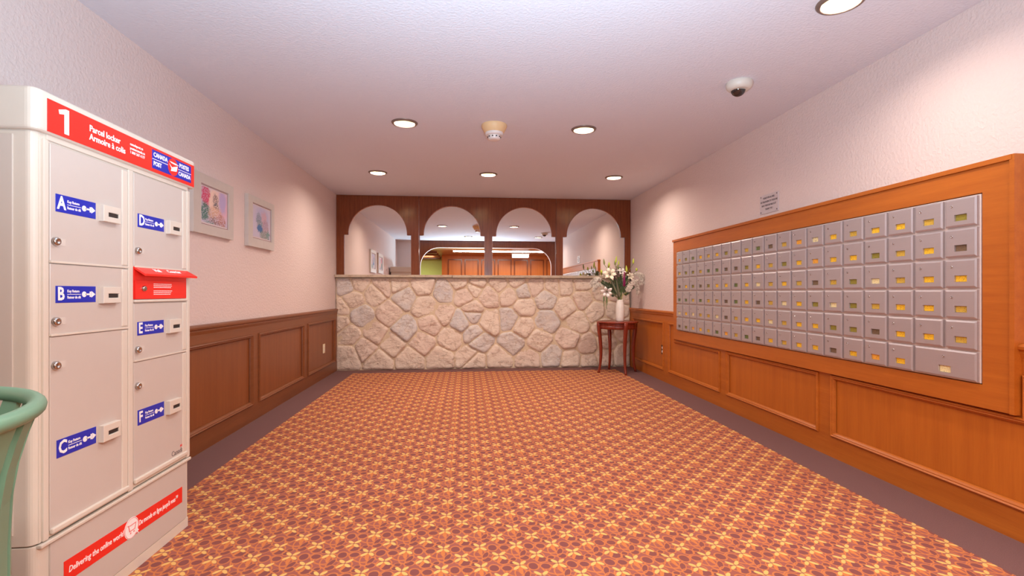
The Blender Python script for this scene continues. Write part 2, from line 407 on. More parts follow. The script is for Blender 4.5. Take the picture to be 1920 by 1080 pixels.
# ------------------------------------------------------------------ mailboxes
bank = thing('mailbox_bank', (R, 3.68, .66), 'wall of small brushed aluminium mailboxes set in orange wood board', 'mailboxes')
y0m, y1m, z0m, z1m = 2.05, 5.32, .664, 1.544
pw = (y1m-y0m)/20; ph = (z1m-z0m)/6
obj('backing_frame', bbox((R-.047, y0m, z0m), (R-.002, y1m, z1m), .002), M_doorf, bank)
def door_mesh(wd, wx0, wx1, wz0, wz1):
    # local: y = width (viewer's left is +y), z up, front towards -x
    hw, hh = wd/2, (ph-.011)/2; b = .008; t = .017
    mb = MB(); fr = []
    O = [(-.0, -hw, -hh), (0, hw, -hh), (0, hw, hh), (0, -hw, hh)]
    F = [(-t+.004, -hw, -hh), (-t+.004, hw, -hh), (-t+.004, hw, hh), (-t+.004, -hw, hh)]
    G = [(-t, -hw+b, -hh+b), (-t, hw-b, -hh+b), (-t, hw-b, hh-b), (-t, -hw+b, hh-b)]
    W = [(-t, wx0, wz0), (-t, wx1, wz0), (-t, wx1, wz1), (-t, wx0, wz1)]
    V = [(-t+.008, a, c) for _, a, c in W]
    rings = [O, F, G, W, V]; vs = sum(rings, [])
    fs = [(i*4+k, i*4+(k+1) % 4, i*4+4+(k+1) % 4, i*4+4+k) for i in range(4) for k in range(4)]
    return MB().add(vs, fs).mesh()
dm = door_mesh(pw-.013, -.032, .028, -.040, -.009); dm.materials.append(M_door)
dmw = door_mesh(2*pw-.013, -.036, .026, -.046, -.012); dmw.materials.append(M_door)
lkm = MB().lathe([(.0055, 0), (.0055, .004), (.003, .0055), (.003, .003)], n=14, cap1=True, M=Matrix.Rotation(-math.pi/2, 4, 'Y')).mesh(); lkm.materials.append(M_chrome)
def card_mat(name, c, k):
    m = NT(name); oi = m.n('ShaderNodeObjectInfo').outputs['Random']; p = m.pos()
    n = m.noise(m.mapping(p, (1, 260, 330), loc=(k, k*3, 0)), 1, 3, .7)
    col = m.mix(m.ramp(n, [(.56, (0, 0, 0, 1)), (.62, (1, 1, 1, 1))]), s2l(c), s2l(tuple(x*.55 for x in c)))
    return m.set(col, .5)
M_cards = [card_mat('yellow_name_card', (250, 196, 44), 0), card_mat('gold_name_card', (214, 174, 66), 1), card_mat('olive_name_card', (150, 136, 50), 2),
           card_mat('pale_name_card', (244, 226, 168), 3), card_mat('brown_name_card', (118, 94, 70), 4), card_mat('orange_name_card', (250, 176, 60), 5), card_mat('green_name_card', (110, 122, 60), 6)]
def card_mesh(m, a, b, c, d):
    me = MB().box((-.0095, a+.001, c+.001), (-.0085, b-.001, d-.001)).mesh(); me.materials.append(m); return me
cards = [card_mesh(m, -.032, .028, -.040, -.009) for m in M_cards]
cardw = card_mesh(M_cards[3], -.036, .026, -.046, -.012)
rng = random.Random(5)
# card colours read off the photograph for the nearest columns (top row first, nearest column first)
near = ['2100103', '4012005', '0013214', '1001232', '1004220', '3 05040']
lk_y = .052
for cidx in range(20):        # 0 = nearest
    for r in range(6):        # 0 = top
        if r == 5 and cidx in (0, 1):
            if cidx == 1: continue
            d = bpy.data.objects.new('mailbox_door', dmw); y = y0m+pw; cm = cardw; d['label'] = 'double-width bottom mailbox door'
        else:
            d = bpy.data.objects.new('mailbox_door', dm); y = y0m+pw*(cidx+.5)
            k = rng.choices(range(7), [6 if cidx < 12 else 2, 4, 3, 2, 2, 1, 2])[0]
            if cidx < 7: 
                ch = near[r][cidx]; k = int(ch) if ch.strip() else 0
            cm = cards[k]
        z = z1m-ph*(r+.5)
        COL.objects.link(d); d.parent = bank
        d.location = (R-.047-bank.location.x, y-bank.location.y, z-bank.location.z)
        c = bpy.data.objects.new('name_card', cm); COL.objects.link(c); c.parent = d
        k = bpy.data.objects.new('lock', lkm); COL.objects.link(k); k.parent = d
        k.location = (-.0155, 0 if d.data is dmw else .040, .033)

# ------------------------------------------------------------------ stone half wall
SY = 7.0
def px2w(px, py, y=SY):   # measured in the photograph's frame once, onto the stone face plane
    u = (px-960)/915; v = -(py-549)/915; a = math.atan(85/915)
    t = y/(-u*math.sin(a)+math.cos(a)); return ((u*math.cos(a)+math.sin(a))*t, EYE+v*t)
c3 = [(140,560,'g'),(205,540,'b'),(290,600,'b'),(335,555,'p'),(415,545,'b'),(450,615,'g'),(545,555,'b'),(665,590,'g'),(745,540,'b'),(830,550,'b'),
      (175,630,'b'),(560,665,'b'),(765,605,'p'),(105,680,'b'),(215,715,'g'),(370,705,'p'),(662,710,'p'),(745,745,'g'),(812,690,'p'),
      (155,820,'b'),(290,810,'p'),(450,785,'g'),(590,760,'p'),(695,835,'b'),(822,820,'g'),
      (240,890,'p'),(385,865,'b'),(545,860,'p'),(150,930,'b'),(310,960,'b'),(480,950,'b'),(640,945,'b'),(795,935,'b'),(100,750,'b')]
c4 = [(28,565,'b'),(105,610,'p'),(160,550,'b'),(210,605,'p'),(255,535,'b'),(350,560,'p'),(285,580,'g'),(410,625,'g'),(505,555,'b'),(605,545,'b'),
      (608,625,'p'),(515,670,'b'),(15,705,'g'),(110,745,'b'),(212,735,'g'),(290,670,'b'),(410,742,'g'),(570,750,'b'),(675,690,'b'),
      (48,850,'g'),(232,860,'g'),(285,775,'b'),(370,850,'b'),(530,838,'p'),(632,880,'p'),(18,955,'b'),(160,950,'b'),(315,945,'p'),(440,930,'g'),(545,950,'b'),
      (720,930,'b'),(735,860,'b'),(725,775,'b'),(820,800,'b'),(815,925,'b'),(640,960,'b'),(770,690,'b'),(700,590,'b'),(790,600,'p'),(450,560,'b')]
seeds = [(*px2w(600+a*.3517, 340+b*.3519), k) for a, b, k in c3]+[(*px2w(880+a*.352, 340+b*.3519), k) for a, b, k in c4]
sx0, sx1, sz0, sz1 = L+.004, R-.028, 0.0, 1.295
def clip(poly, p, q):
    mid = ((p[0]+q[0])/2, (p[1]+q[1])/2); n = (q[0]-p[0], q[1]-p[1]); out = []
    for i in range(len(poly)):
        a, b = poly[i], poly[(i+1) % len(poly)]
        da = (a[0]-mid[0])*n[0]+(a[1]-mid[1])*n[1]; db = (b[0]-mid[0])*n[0]+(b[1]-mid[1])*n[1]
        if da <= 0: out.append(a)
        if da*db < 0:
            t = da/(da-db); out.append((a[0]+(b[0]-a[0])*t, a[1]+(b[1]-a[1])*t))
    return out
mbm = MB(); NX, NZ = 90, 28; rs = random.Random(3)
vs = [(sx0+(sx1-sx0)*i/NX, SY+.002+rs.uniform(-.004, .004), sz0+(sz1-sz0)*j/NZ) for j in range(NZ+1) for i in range(NX+1)]
mbm.add(vs, [(j*(NX+1)+i, j*(NX+1)+i+1, (j+1)*(NX+1)+i+1, (j+1)*(NX+1)+i) for j in range(NZ) for i in range(NX)], True)
mbm.box((sx0, SY+.02, sz0), (sx1, B-.005, sz1))
mk('mortar_bed', mbm, M_mortar, wb)
rs = random.Random(11)
from mathutils import noise as mn
for (cx, cz, kd) in seeds:
    poly = rect(sx0, sz0, sx1, sz1)
    for (qx, qz, _) in seeds:
        if (qx, qz) != (cx, cz) and abs(qx-cx)+abs(qz-cz) < 1.6: poly = clip(poly, (cx, cz), (qx, qz))
        if len(poly) < 3: break
    if len(poly) < 3: continue
    gx = sum(p[0] for p in poly)/len(poly); gz = sum(p[1] for p in poly)/len(poly)
    size = math.sqrt(abs(sum(poly[i][0]*poly[(i+1) % len(poly)][1]-poly[(i+1) % len(poly)][0]*poly[i][1] for i in range(len(poly)))/2))
    out = []
    for i in range(len(poly)):
        a, b = poly[i], poly[(i+1) % len(poly)]; ln = math.hypot(b[0]-a[0], b[1]-a[1]); k = max(1, int(ln/.028))
        for j in range(k): out.append((a[0]+(b[0]-a[0])*j/k, a[1]+(b[1]-a[1])*j/k))
    n = len(out)
    # round the corners
    sm = out
    for _ in range(2): sm = [tuple((sm[i-1][c]+2*sm[i][c]+sm[(i+1) % n][c])/4 for c in (0, 1)) for i in range(n)]
    prd = rs.uniform(.016, .030); tx, tz = rs.uniform(-.10, .10), rs.uniform(-.14, .05); ph = rs.uniform(0, 50)
    gap = .003+rs.random()*.006; ca_, sa_ = math.cos(ph), math.sin(ph); k1 = rs.uniform(.25, .6)
    vs = []; ringdef = [(-.006, -.012), (gap, .30*prd), (gap+.008, .66*prd), (gap+.020, .88*prd), (gap+.038, prd), (gap+.038+size*.06, prd), (gap+.038+size*.13, prd), (gap+.038+size*.20, prd), (gap+.038+size*.28, prd)]
    def relief(X_, Z_):
        u_ = (X_-gx)*ca_+(Z_-gz)*sa_; v_ = -(X_-gx)*sa_+(Z_-gz)*ca_
        cleft = .016*abs(mn.noise(Vector((u_*6+ph, v_*14, cx*3))))+.008*abs(mn.noise(Vector((u_*22, v_*34+ph, 2))))
        step = .010 if u_+.3*v_+.02*mn.noise(Vector((v_*25, ph, 0))) > size*(k1-.3) else 0
        return cleft+step*.8+(X_-gx)*tx+(Z_-gz)*tz+.003*mn.noise(Vector((X_*90, Z_*90, ph)))
    for (ins, hgt) in ringdef:
        for i, (x, z) in enumerate(sm):
            dx, dz = gx-x, gz-z; dl = math.hypot(dx, dz); q = min(ins+.007*mn.noise(Vector((x*45, z*45, cx))), dl*.88)
            X_, Z_ = x+dx/dl*q, z+dz/dl*q
            h_ = hgt+(relief(X_, Z_) if hgt > 0 else 0)*min(1, max(0, hgt/prd))
            X_ = min(max(X_, sx0), sx1); Z_ = min(max(Z_, sz0+.002), sz1)
            vs.append((X_, SY+.012-max(h_, -.012), Z_))
    vs.append((gx, SY+.012-prd-relief(gx, gz), gz))
    fs = [(i*n+k, i*n+(k+1) % n, (i+1)*n+(k+1) % n, (i+1)*n+k) for i in range(len(ringdef)-1) for k in range(n)]
    m0 = (len(ringdef)-1)*n; fs += [(m0+k, m0+(k+1) % n, len(vs)-1) for k in range(n)]
    me = MB().add(vs, fs, True).mesh()
    obj('stone', me, {'g': M_stoneg, 'b': M_stoneb, 'p': M_stonep}[kd], wb)
lg = thing('stone_ledge', (.3, 7.0, 1.297), 'thin two-piece beige stone shelf on top of the fieldstone half wall', 'ledge')
obj('ledge_slab', bbox((L+.002, 6.925, 1.300), (-.205, 7.085, 1.336), .004), M_ledge, lg)
obj('ledge_slab', bbox((-.200, 6.92, 1.297), (R-.003, 7.085, 1.334), .004), M_ledge, lg)

# ------------------------------------------------------------------ arched wood panel and mirrors
AX = [-1.25, -.205, .83, 1.865]; RW, AR, ZS, ZB = .465, .408, 1.902, 1.337
def ahole(c):
    pts = [(c-RW, ZB-.001), (c-RW, ZS), (c-AR-.004, ZS)]
    pts += [(c-AR*math.cos(t*math.pi/36), ZS+.012+AR*1.01*math.sin(t*math.pi/36)) for t in range(37)]
    return pts+[(c+AR+.004, ZS), (c+RW, ZS), (c+RW, ZB-.001)]
def apanel(x0, x1, cs):
    lp = [(x0, ZB)]
    for c in cs: lp += [(p[0], max(p[1], ZB)) for p in ahole(c)]
    return [lp+[(x1, ZB), (x1, H-.002), (x0, H-.002)]]
for (x0, x1, cs) in ((L+.002, -.678, AX[:1]), (-.674, 1.300, AX[1:3]), (1.304, R-.003, AX[3:])):
    obj('arch_panel', sheet(apanel(x0, x1, cs), .022, frame_M((0, 7.046, 0), (1, 0, 0), (0, 0, 1)), .0015), M_arch, wb)
mlab = ['leftmost arched mirror in the wood panel, showing the left wall and pictures', 'second arched mirror from the left, above the seam of the ledge',
        'third arched mirror from the left, reflecting a white lobby light fixture', 'rightmost arched mirror, behind the lilies, reflecting the mailbox wall']
for c, lb in zip(AX, mlab):
    g = .006
    t = thing('arched_mirror', (c, 7.075, ZB), lb, 'mirror', 'arched mirrors over the ledge')
    me = bpy.data.meshes.new('glass'); 
    obj('glass', MB().box((c-RW-.02, 7.0575, ZB), (c+RW+.02, 7.063, 2.40)).mesh(), M_mirror, t)
    # bevelled polished edge following the arch
    def inset(c, d):
        pts = [(c-RW+d, ZB), (c-RW+d, ZS), (c-AR+d, ZS)]
        pts += [(c-(AR-d)*math.cos(k*math.pi/36), ZS+.012+(AR*1.01-d)*math.sin(k*math.pi/36)) for k in range(37)]
        return pts+[(c+AR-d, ZS), (c+RW-d, ZS), (c+RW-d, ZB)]
    a, b = inset(c, 0), inset(c, g); n = len(a); mb = MB()
    vs = [(p[0], 7.054, p[1]) for p in a]+[(p[0], 7.057, p[1]) for p in b]
    mb.add(vs, [(i, i+1, n+i+1, n+i) for i in range(n-1)]); mk('bevelled_edge', mb, M_mirredge, t)

# ------------------------------------------------------------------ ceiling fittings
ll = ['warm round downlight nearest the camera at the top right edge', 'round downlight above the camera, seen only in the mirrors',
      'round downlight left of the smoke detector, in the middle row', 'round downlight right of the smoke detector',
      'left downlight in the far row before the arches', 'middle downlight in the far row before the arches', 'right downlight in the far row, nearest the right wall']
def lamp(x, y, lb):
    t = thing('recessed_downlight', (x, y, H), lb, 'ceiling light', 'recessed ceiling downlights')
    mk('trim_ring', MB().lathe([(.080, .004), (.080, -.008), (.086, -.014), (.096, -.012), (.104, -.004), (.105, 0)], (x, y, H), 40), M_trimr, t)
    mk('reflector', MB().lathe([(.0795, -.006), (.076, .02), (.068, .06)], (x, y, H), 36), M_baffle, t)
    mk('lens', MB().lathe([(.069, .048), (.05, .038), (.02, .034), (.001, .033)], (x, y, H), 36), M_lens, t)
    return t
for (x, y), lb in zip(DOWN, ll):
    lamp(x, y, lb)
    light('downlight_glow', 'AREA', (x, y, H+.02), LAMP_W*(1.45 if y > 5 else 1), LAMP_C, shape='DISK', size=.13)
sd = thing('smoke_detector', (.235, 4.0, H), 'round smoke detector with yellowed base on the ceiling between two lights', 'smoke detector')
c = (.225, 4.0, H)
mk('base', MB().lathe([(.104, 0), (.106, -.012), (.098, -.03), (.080, -.062), (.078, -.064)], c, 40, cap1=True), M_yell, sd)
mk('collar', MB().lathe([(.074, -.062), (.075, -.078), (.068, -.086), (.05, -.088)], c, 36, cap1=True), M_plastw, sd)
mk('sensor_head', MB().lathe([(.050, -.086), (.050, -.112), (.043, -.120), (.030, -.122)], c, 32, cap1=True), M_plastw, sd)
mb = MB()
for k in range(10):
    a = 2*math.pi*k/10; x, y = c[0]+.050*math.cos(a), c[1]+.050*math.sin(a); mb.lathe([(.006, -.004), (.006, .004)], (x, y, H-.10), 6, cap0=True, cap1=True)
mk('vent_slots', mb, M_dark, sd)
dc = thing('dome_camera', (1.775, 3.04, H), 'white ceiling dome security camera with dark smoked bubble', 'camera')
c = (1.775, 3.04, H)
mk('housing', MB().lathe([(.080, 0), (.083, -.012), (.078, -.034), (.062, -.050), (.050, -.050)], c, 40, cap1=True), M_cambase, dc)
Mt = Matrix.Rotation(math.radians(18), 4, 'X')
mk('smoked_bubble', MB().lathe([(.046*math.cos(t*math.pi/16), -.046*math.sin(t*math.pi/16)-.042) for t in range(9)], c, 32, M=Mt), M_smoke, dc)

# ------------------------------------------------------------------ pictures on the left wall
def art(name, base, blobs, loc, seed):
    m = NT(name); p = m.pos()
    nz = m.noise(p, 26, 6, .8, 'Color'); vm = m.n('ShaderNodeVectorMath', operation='MULTIPLY_ADD'); m.L.new(nz, vm.inputs[0]); vm.inputs[1].default_value = (.11,)*3; m.L.new(p, vm.inputs[2])
    sx = m.n('ShaderNodeSeparateXYZ'); m.L.new(vm.outputs[0], sx.inputs[0]); Y, Z = sx.outputs[1], sx.outputs[2]
    spk = m.noise(p, 90+seed, 3, .8)
    col = s2l(base); first = True
    for (cy, cz, ry, rz, c, st, sp) in blobs:
        u = m.math('DIVIDE', m.math('SUBTRACT', Y, loc[0]+cy+.055), ry); v = m.math('DIVIDE', m.math('SUBTRACT', Z, loc[1]+cz+.055), rz)
        d = m.math('SQRT', m.math('ADD', m.math('MULTIPLY', u, u), m.math('MULTIPLY', v, v)))
        f = m.math('MULTIPLY', m.math('SUBTRACT', 1.2, d, clamp=True), st*2.6, clamp=True)
        if sp: f = m.math('MULTIPLY', f, m.ramp(spk, [(sp-.06, (0, 0, 0, 1)), (sp+.06, (1, 1, 1, 1))]))
        col = m.mix(f, col, s2l(c))
    return m.set(col, .5, 0, .3)
def picture(y0, y1, z0, z1, ay0, ay1, az0, az1, mat, lb):
    t = thing('framed_picture', (L, (y0+y1)/2, z0), lb, 'picture', 'framed watercolours on the left wall')
    M = frame_M((L+.016, 0, 0), (0, 1, 0), (0, 0, 1))
    obj('frame', sheet([rect(y0, z0, y1, z1), rect(ay0, az0, ay1, az1)], .030, M, .001), M_silver, t)
    obj('mat_board', sheet([rect(ay0, az0, ay1, az1)], .002, frame_M((L+.020, 0, 0), (0, 1, 0), (0, 0, 1))), M_matb, t)
    obj('mat_line', sheet([rect(ay0+.004, az0+.004, ay1-.004, az1-.004), rect(ay0+.007, az0+.007, ay1-.007, az1-.007)], .002, frame_M((L+.0215, 0, 0), (0, 1, 0), (0, 0, 1))), M_line, t)
    obj('watercolour', sheet([rect(ay0+.012, az0+.018, ay1-.012, az1-.014)], .001, frame_M((L+.0218, 0, 0), (0, 1, 0), (0, 0, 1))), mat, t)
A1 = art('garden_watercolour', (206, 194, 214), [
    (.10, .03, .13, .12, (224, 176, 190), .6, 0), (-.02, .05, .10, .10, (238, 206, 190), .7, 0), (-.13, .07, .055, .075, (206, 70, 106), 1, .42),
    (.10, .06, .06, .09, (186, 168, 206), .7, 0), (.0, .055, .035, .052, (120, 96, 96), 1, .47), (.015, .015, .035, .03, (84, 92, 108), 1, .5), (-.14, -.04, .06, .06, (60, 112, 96), 1, .44),
    (.0, -.05, .10, .06, (206, 160, 130), .9, .48), (.08, -.09, .07, .05, (170, 106, 84), 1, .5), (-.02, -.10, .07, .035, (96, 60, 62), 1, .52), (-.08, -.12, .06, .02, (84, 130, 118), .8, .46)], (3.69, 1.69), 3)
A2 = art('pond_watercolour', (200, 190, 208), [
    (0, .05, .14, .09, (184, 180, 208), .8, 0), (.03, .05, .06, .06, (206, 160, 170), .8, .45), (-.08, .03, .05, .05, (112, 128, 140), 1, .48), (-.05, -.02, .06, .045, (96, 122, 110), 1, .5),
    (-.05, -.055, .055, .035, (70, 110, 160), 1, 0), (.07, -.03, .07, .07, (170, 134, 146), .9, .47), (.05, -.10, .10, .04, (120, 130, 112), 1, .46), (.12, -.09, .04, .03, (66, 130, 116), 1, .47)], (4.50, 1.695), 9)
picture(3.39, 3.945, 1.49, 1.90, 3.485, 3.870, 1.555, 1.832, A1, 'nearer silver framed watercolour of a pink garden, partly behind the parcel locker')
picture(4.200, 4.745, 1.475, 1.905, 4.288, 4.684, 1.548, 1.848, A2, 'farther silver framed watercolour of a blue pond, on the left wall')

# plaque, outlets
pl = thing('notice_plaque', (R, 3.71, 1.73), 'small engraved notice plate above the mailboxes on the right wall', 'sign')
obj('plate', bbox((R-.006, 3.590, 1.728), (R-.0005, 3.828, 1.880), .001), M_plaque, pl)
for k, (s, sz) in enumerate((('PLEASE PUSH ALL MAIL', .0200), ('NOT BELONGING TO YOUR ONE', .0200), ('BACK THROUGH MAIL SLOT', .0200), ('THANK YOU', .0200))):
    obj('lettering', text_mesh(s, sz, frame_M((R-.0062, 3.709, 1.852-k*.030), (0, -1, 0), (0, 0, 1)), .0006, 'CENTER', xs=.72 if k < 3 else .8), M_ink, pl)
for yy in (3.606, 3.812):
    for zz in (1.742, 1.866):
        mk('screw', MB().lathe([(.005, 0), (.005, .002), (.002, .003)], (R-.006, yy, zz), 10, cap1=True, M=Matrix.Rotation(-math.pi/2, 4, 'Y')), M_ink, pl)
ot = thing('wall_outlet', (L+.02, 6.40, .33), 'cream electrical outlet on the left wood panelling near the corner', 'outlet')
obj('cover_plate', bbox((L+.008, 6.362, .318), (L+.0165, 6.438, .434), .002), M_cream, ot)
for zz in (.352, .398): mk('socket', MB().lathe([(.015, 0), (.015, .002), (.012, .003)], (L+.016, 6.40, zz), 14, cap1=True, M=Matrix.Rotation(math.pi/2, 4, 'Y')), M_plastw, ot)
ot = thing('wall_outlet', (R-.02, 5.815, .33), 'brown outlet plate with two white sockets, right panelling near the table', 'outlet')
obj('cover_plate', bbox((R-.0165, 5.785, .325), (R-.008, 5.855, .441), .002), M_brass, ot)
for zz in (.360, .406): mk('socket', MB().lathe([(.016, 0), (.016, .002), (.012, .004)], (R-.016, 5.82, zz), 14, cap1=True, M=Matrix.Rotation(-math.pi/2, 4, 'Y')), M_print, ot)

# ------------------------------------------------------------------ parcel locker
XF = -1.29
pk = thing('parcel_locker', (-1.55, 2.0, 0), 'tall cream parcel locker with six lettered doors and red top banner', 'locker')
KY0, KY1 = 1.585, 2.412
# body: plan with rounded front corners
def rplan(x0, x1, ya, yb, r, n=6):
    pts = [(x0, ya)]+[(x1-r+r*math.sin(t*math.pi/2/n), ya+r-r*math.cos(t*math.pi/2/n)) for t in range(n+1)]
    pts += [(x1-r+r*math.cos(t*math.pi/2/n), yb-r+r*math.sin(t*math.pi/2/n)) for t in range(n+1)]+[(x0, yb)]
    return pts
def prism(plan, z0, z1):
    n = len(plan); mb = MB(); mb.add([(x, y, z) for z in (z0, z1) for x, y in plan], [(i, (i+1) % n, n+(i+1) % n, n+i) for i in range(n)]+[tuple(range(n-1, -1, -1)), tuple(range(n, 2*n))]); return mb
obj('body', bev(prism(rplan(L+.045, XF, KY0, KY1, .022), .325, 1.60).mesh(), .002, 1, 1.2), M_cabf, pk)
obj('plinth', bev(prism(rplan(L+.045, XF-.001, KY0+.002, KY1-.002, .022), .0, .320).mesh(), .002, 1, 1.2), M_cabf, pk)
obj('side_panel', bbox((L+.10, KY0-.003, .36), (XF-.055, KY0+.004, 1.56), .002), M_side, pk)
cp = bev(prism(rplan(L+.03, XF+.018, KY0-.018, KY1+.024, .028), 1.572, 1.700).mesh(), .010, 3, 1.2)
obj('roof_cap', cp, M_cabf, pk)
obj('eave_strip', bbox((XF-.01, 1.625, 1.556), (XF+.006, 2.385, 1.574), .001), M_cabf, pk)  # raised strip under the roof cap, in the cream frame colour
Mp = lambda y, z, x: frame_M((x, y, z), (0, 1, 0), (0, 0, 1))
XB = XF+.0185
bn = obj('banner', bbox((XB-.001, 1.610, 1.578), (XB+.0012, 2.412, 1.678), .0003, 1), M_red, pk)
XT = XB+.0016
def T(parent, s, y, z, size, mat=M_print, x=XT, bold=.0, align='LEFT', xs=1, shear=0, name='lettering'):
    return obj(name, text_mesh(s, size, Mp(y, z, x), bold, align, shear, xs), mat, parent)
obj('number_one', sheet([[(1.672, 1.589), (1.690, 1.589), (1.690, 1.668), (1.677, 1.668), (1.650, 1.658), (1.653, 1.645), (1.672, 1.650)]], .0008, Mp(0, 0, XT)), M_print, bn)
T(bn, 'Parcel locker', 1.775, 1.642, .030, bold=.0006, xs=.93)
T(bn, 'Armoire à colis', 1.775, 1.613, .030, bold=.0006, xs=.93)
for k, s in enumerate(('canadapost.ca', 'postescanada.ca', '1 800 267-1177')): T(bn, s, 1.975, 1.650-k*.0155, .0145, bold=.0002, xs=.92)
bl = obj('blue_logo_panel', bbox((XB+.001, 2.105, 1.592), (XB+.0020, 2.385, 1.668), .0003, 1), M_blue, bn)
XL = XB+.0024
for s, yy, zz in (('CANADA', 2.113, 1.649), ('POST', 2.113, 1.613), ('POSTES', 2.292, 1.649), ('CANADA', 2.286, 1.613)): T(bn, s, yy, zz, .0250, x=XL, bold=.0008, xs=.88, name='logo_lettering')
obj('logo_rules', join([sheet([rect(2.106, 1.6295, 2.215, 1.6320)], .0006, Mp(0, 0, XL)), sheet([rect(2.275, 1.6295, 2.384, 1.6320)], .0006, Mp(0, 0, XL))]), M_print, bn)
obj('logo_disc', sheet([circ(2.246, 1.630, .037, 32)], .0008, Mp(0, 0, XL)), M_red, bn)
wing = [(2.219, 1.651), (2.262, 1.650), (2.290, 1.646), (2.262, 1.643), (2.232, 1.645)]
env = [(2.217, 1.641), (2.236, 1.628), (2.278, 1.641), (2.270, 1.616), (2.228, 1.610), (2.233, 1.622)]
obj('logo_wing', join([sheet([wing], .0006, Mp(0, 0, XL+.0007)), sheet([env], .0006, Mp(0, 0, XL+.0007))]), M_print, bn)
# centre mullion and stiles
for a, b in ((1.612, 1.632), (1.988, 2.014), (2.378, 2.400)): obj('stile', bbox((XF-.004, a, .325), (XF+.007, b, 1.556), .003), M_cabf, pk)
for a, b in ((1.602, 1.610), (2.402, 2.410)): obj('corner_bead', bbox((XF-.012, a, .325), (XF+.002, b, 1.556), .002), M_cabf, pk)
doors = {'A': (1.638, 1.984, 1.184, 1.550), 'B': (1.638, 1.984, .955, 1.176), 'C': (1.638, 1.984, .345, .947),
         'D': (2.020, 2.374, 1.190, 1.552), 'E': (2.020, 2.374, .822, 1.044), 'F': (2.020, 2.374, .352, .814)}
st = {'A': (1.657, 1.823, 1.341, 1.397, 1.246), 'B': (1.657, 1.823, 1.053, 1.107, .995), 'C': (1.661, 1.825, .563, .620, .857),
      'D': (2.041, 2.208, 1.344, 1.397, 1.250), 'E': (2.039, 2.206, .917, .970, .862), 'F': (2.041, 2.208, .563, .623, .720)}
for k, (a, b, c_, d_) in doors.items():
    mb = MB().box((XF-.003, a, c_), (XF+.005, b, d_))
    dr = obj('door', bev(mb.mesh(), .0015, 1), M_cab, pk); dr['label'] = 'locker door %s' % k
    obj('door_edge_strip', bbox((XF+.001, b-.032, c_+.004), (XF+.0085, b-.003, d_-.004), .003), M_cabf, dr)
    if k in 'CF': obj('lower_lip', bbox((XF+.001, a, c_-.010), (XF+.014, b, c_+.008), .004), M_cabf, dr)
    else: obj('lower_lip', bbox((XF+.001, a, c_-.006), (XF+.009, b, c_+.001), .001), M_cabf, dr)
    ya, yb, za, zb, lz = st[k]
    sk = obj('key_return_sticker', bbox((XF+.0045, ya, za), (XF+.0062, yb, zb), .0003, 1), M_blue, dr)
    x = XF+.0066; zc = (za+zb)/2
    mes = [text_mesh(k, .058, Mp(ya+.006, zc, x), .0016, 'LEFT', xs=.82), text_mesh('Key Return', .0125, Mp(ya+.044, zc+.010, x), .0002, xs=.85),
           text_mesh('Retour de clé', .0125, Mp(ya+.044, zc-.010, x), .0002, xs=.80), sheet([rect(ya+.044, zc-.0008, ya+.100, zc+.0008)], .0006, Mp(0, 0, x)),
           sheet([circ(ya+.114, zc, .0095, 20)], .0008, Mp(0, 0, x)), sheet([rect(ya+.120, zc-.0028, ya+.143, zc+.0028)], .0008, Mp(0, 0, x)),
           sheet([rect(ya+.138, zc-.009, ya+.144, zc+.009)], .0007, Mp(0, 0, x)), sheet([[(ya+.146, zc-.011), (ya+.163, zc), (ya+.146, zc+.011)]], .0008, Mp(0, 0, x))]
    obj('sticker_lettering', join(mes), M_print, dr)
    hy = 1.837 if k in 'ABC' else 2.222; zc2 = zc-.002
    hb = sheet([rect(hy, zc2-.030, hy+.086, zc2+.028), rect(hy+.024, zc2-.011, hy+.076, zc2+.004)], .020, Mp(0, 0, XF+.013), .002)
    obj('key_slot_housing', hb, M_cabf, dr)
    mk('key_slot', MB().box((XF+.0055, hy+.0255, zc2-.0095), (XF+.0195, hy+.0745, zc2+.0025)), M_dark, dr)
    ly = 1.654 if k in 'ABC' else 2.038
    mk('cylinder_lock', MB().lathe([(.0135, 0), (.0135, .009), (.011, .013), (.006, .013), (.005, .010)], (XF+.004, ly, lz), 20, cap1=True, M=Matrix.Rotation(math.pi/2, 4, 'Y')), M_chrome, dr)
    obj('number_tag', bbox((XF+.0045, ly+.018, lz-.011), (XF+.0056, ly+.042, lz+.011), .0002, 1), M_tag, dr)
# red outgoing mail box door
rb = obj('red_mail_drop', join([bbox((XF-.003, 2.020, 1.060), (XF+.006, 2.374, 1.186), .0015), bbox((XF+.004, 2.020, 1.060), (XF+.012, 2.345, 1.134), .001)]), M_red, pk); rb['label'] = 'red outgoing mail drop door'
hm = MB(); x0 = XF+.004
hm.add([(x0, 2.018, 1.188), (x0, 2.376, 1.188), (x0+.040, 2.392, 1.160), (x0+.040, 2.002+.02, 1.160), (x0, 2.018, 1.180), (x0, 2.376, 1.180), (x0+.040, 2.392, 1.152), (x0+.040, 2.022, 1.152)],
       [(0, 1, 2, 3), (4, 7, 6, 5), (0, 3, 7, 4), (1, 5, 6, 2), (2, 6, 7, 3), (0, 4, 5, 1)])
hd = obj('hood', hm.mesh(), M_red, rb)
Mhd = frame_M((x0+.021, 2.11, 1.1752), (0, 1, 0), Vector((-.040, 0, .028)))
obj('hood_lettering', text_mesh('Mail', .026, Mhd, .0008), M_print, rb)
obj('hood_lettering', text_mesh('Courrier', .026, Mhd @ Matrix.Translation((.088, 0, 0)), .0008), M_print, rb)
mb = MB(); rr = random.Random(2)
for g in range(2):
    for k in range(3):
        y = 2.128; z = 1.121-g*.028-k*.0070
        while y < 2.245-k*.004:
            wl_ = rr.uniform(.006, .016); mb.box((XF+.012, y, z-.0013), (XF+.0125, y+wl_, z+.0013)); y += wl_+.002
mk('fine_print', mb, M_print, rb)
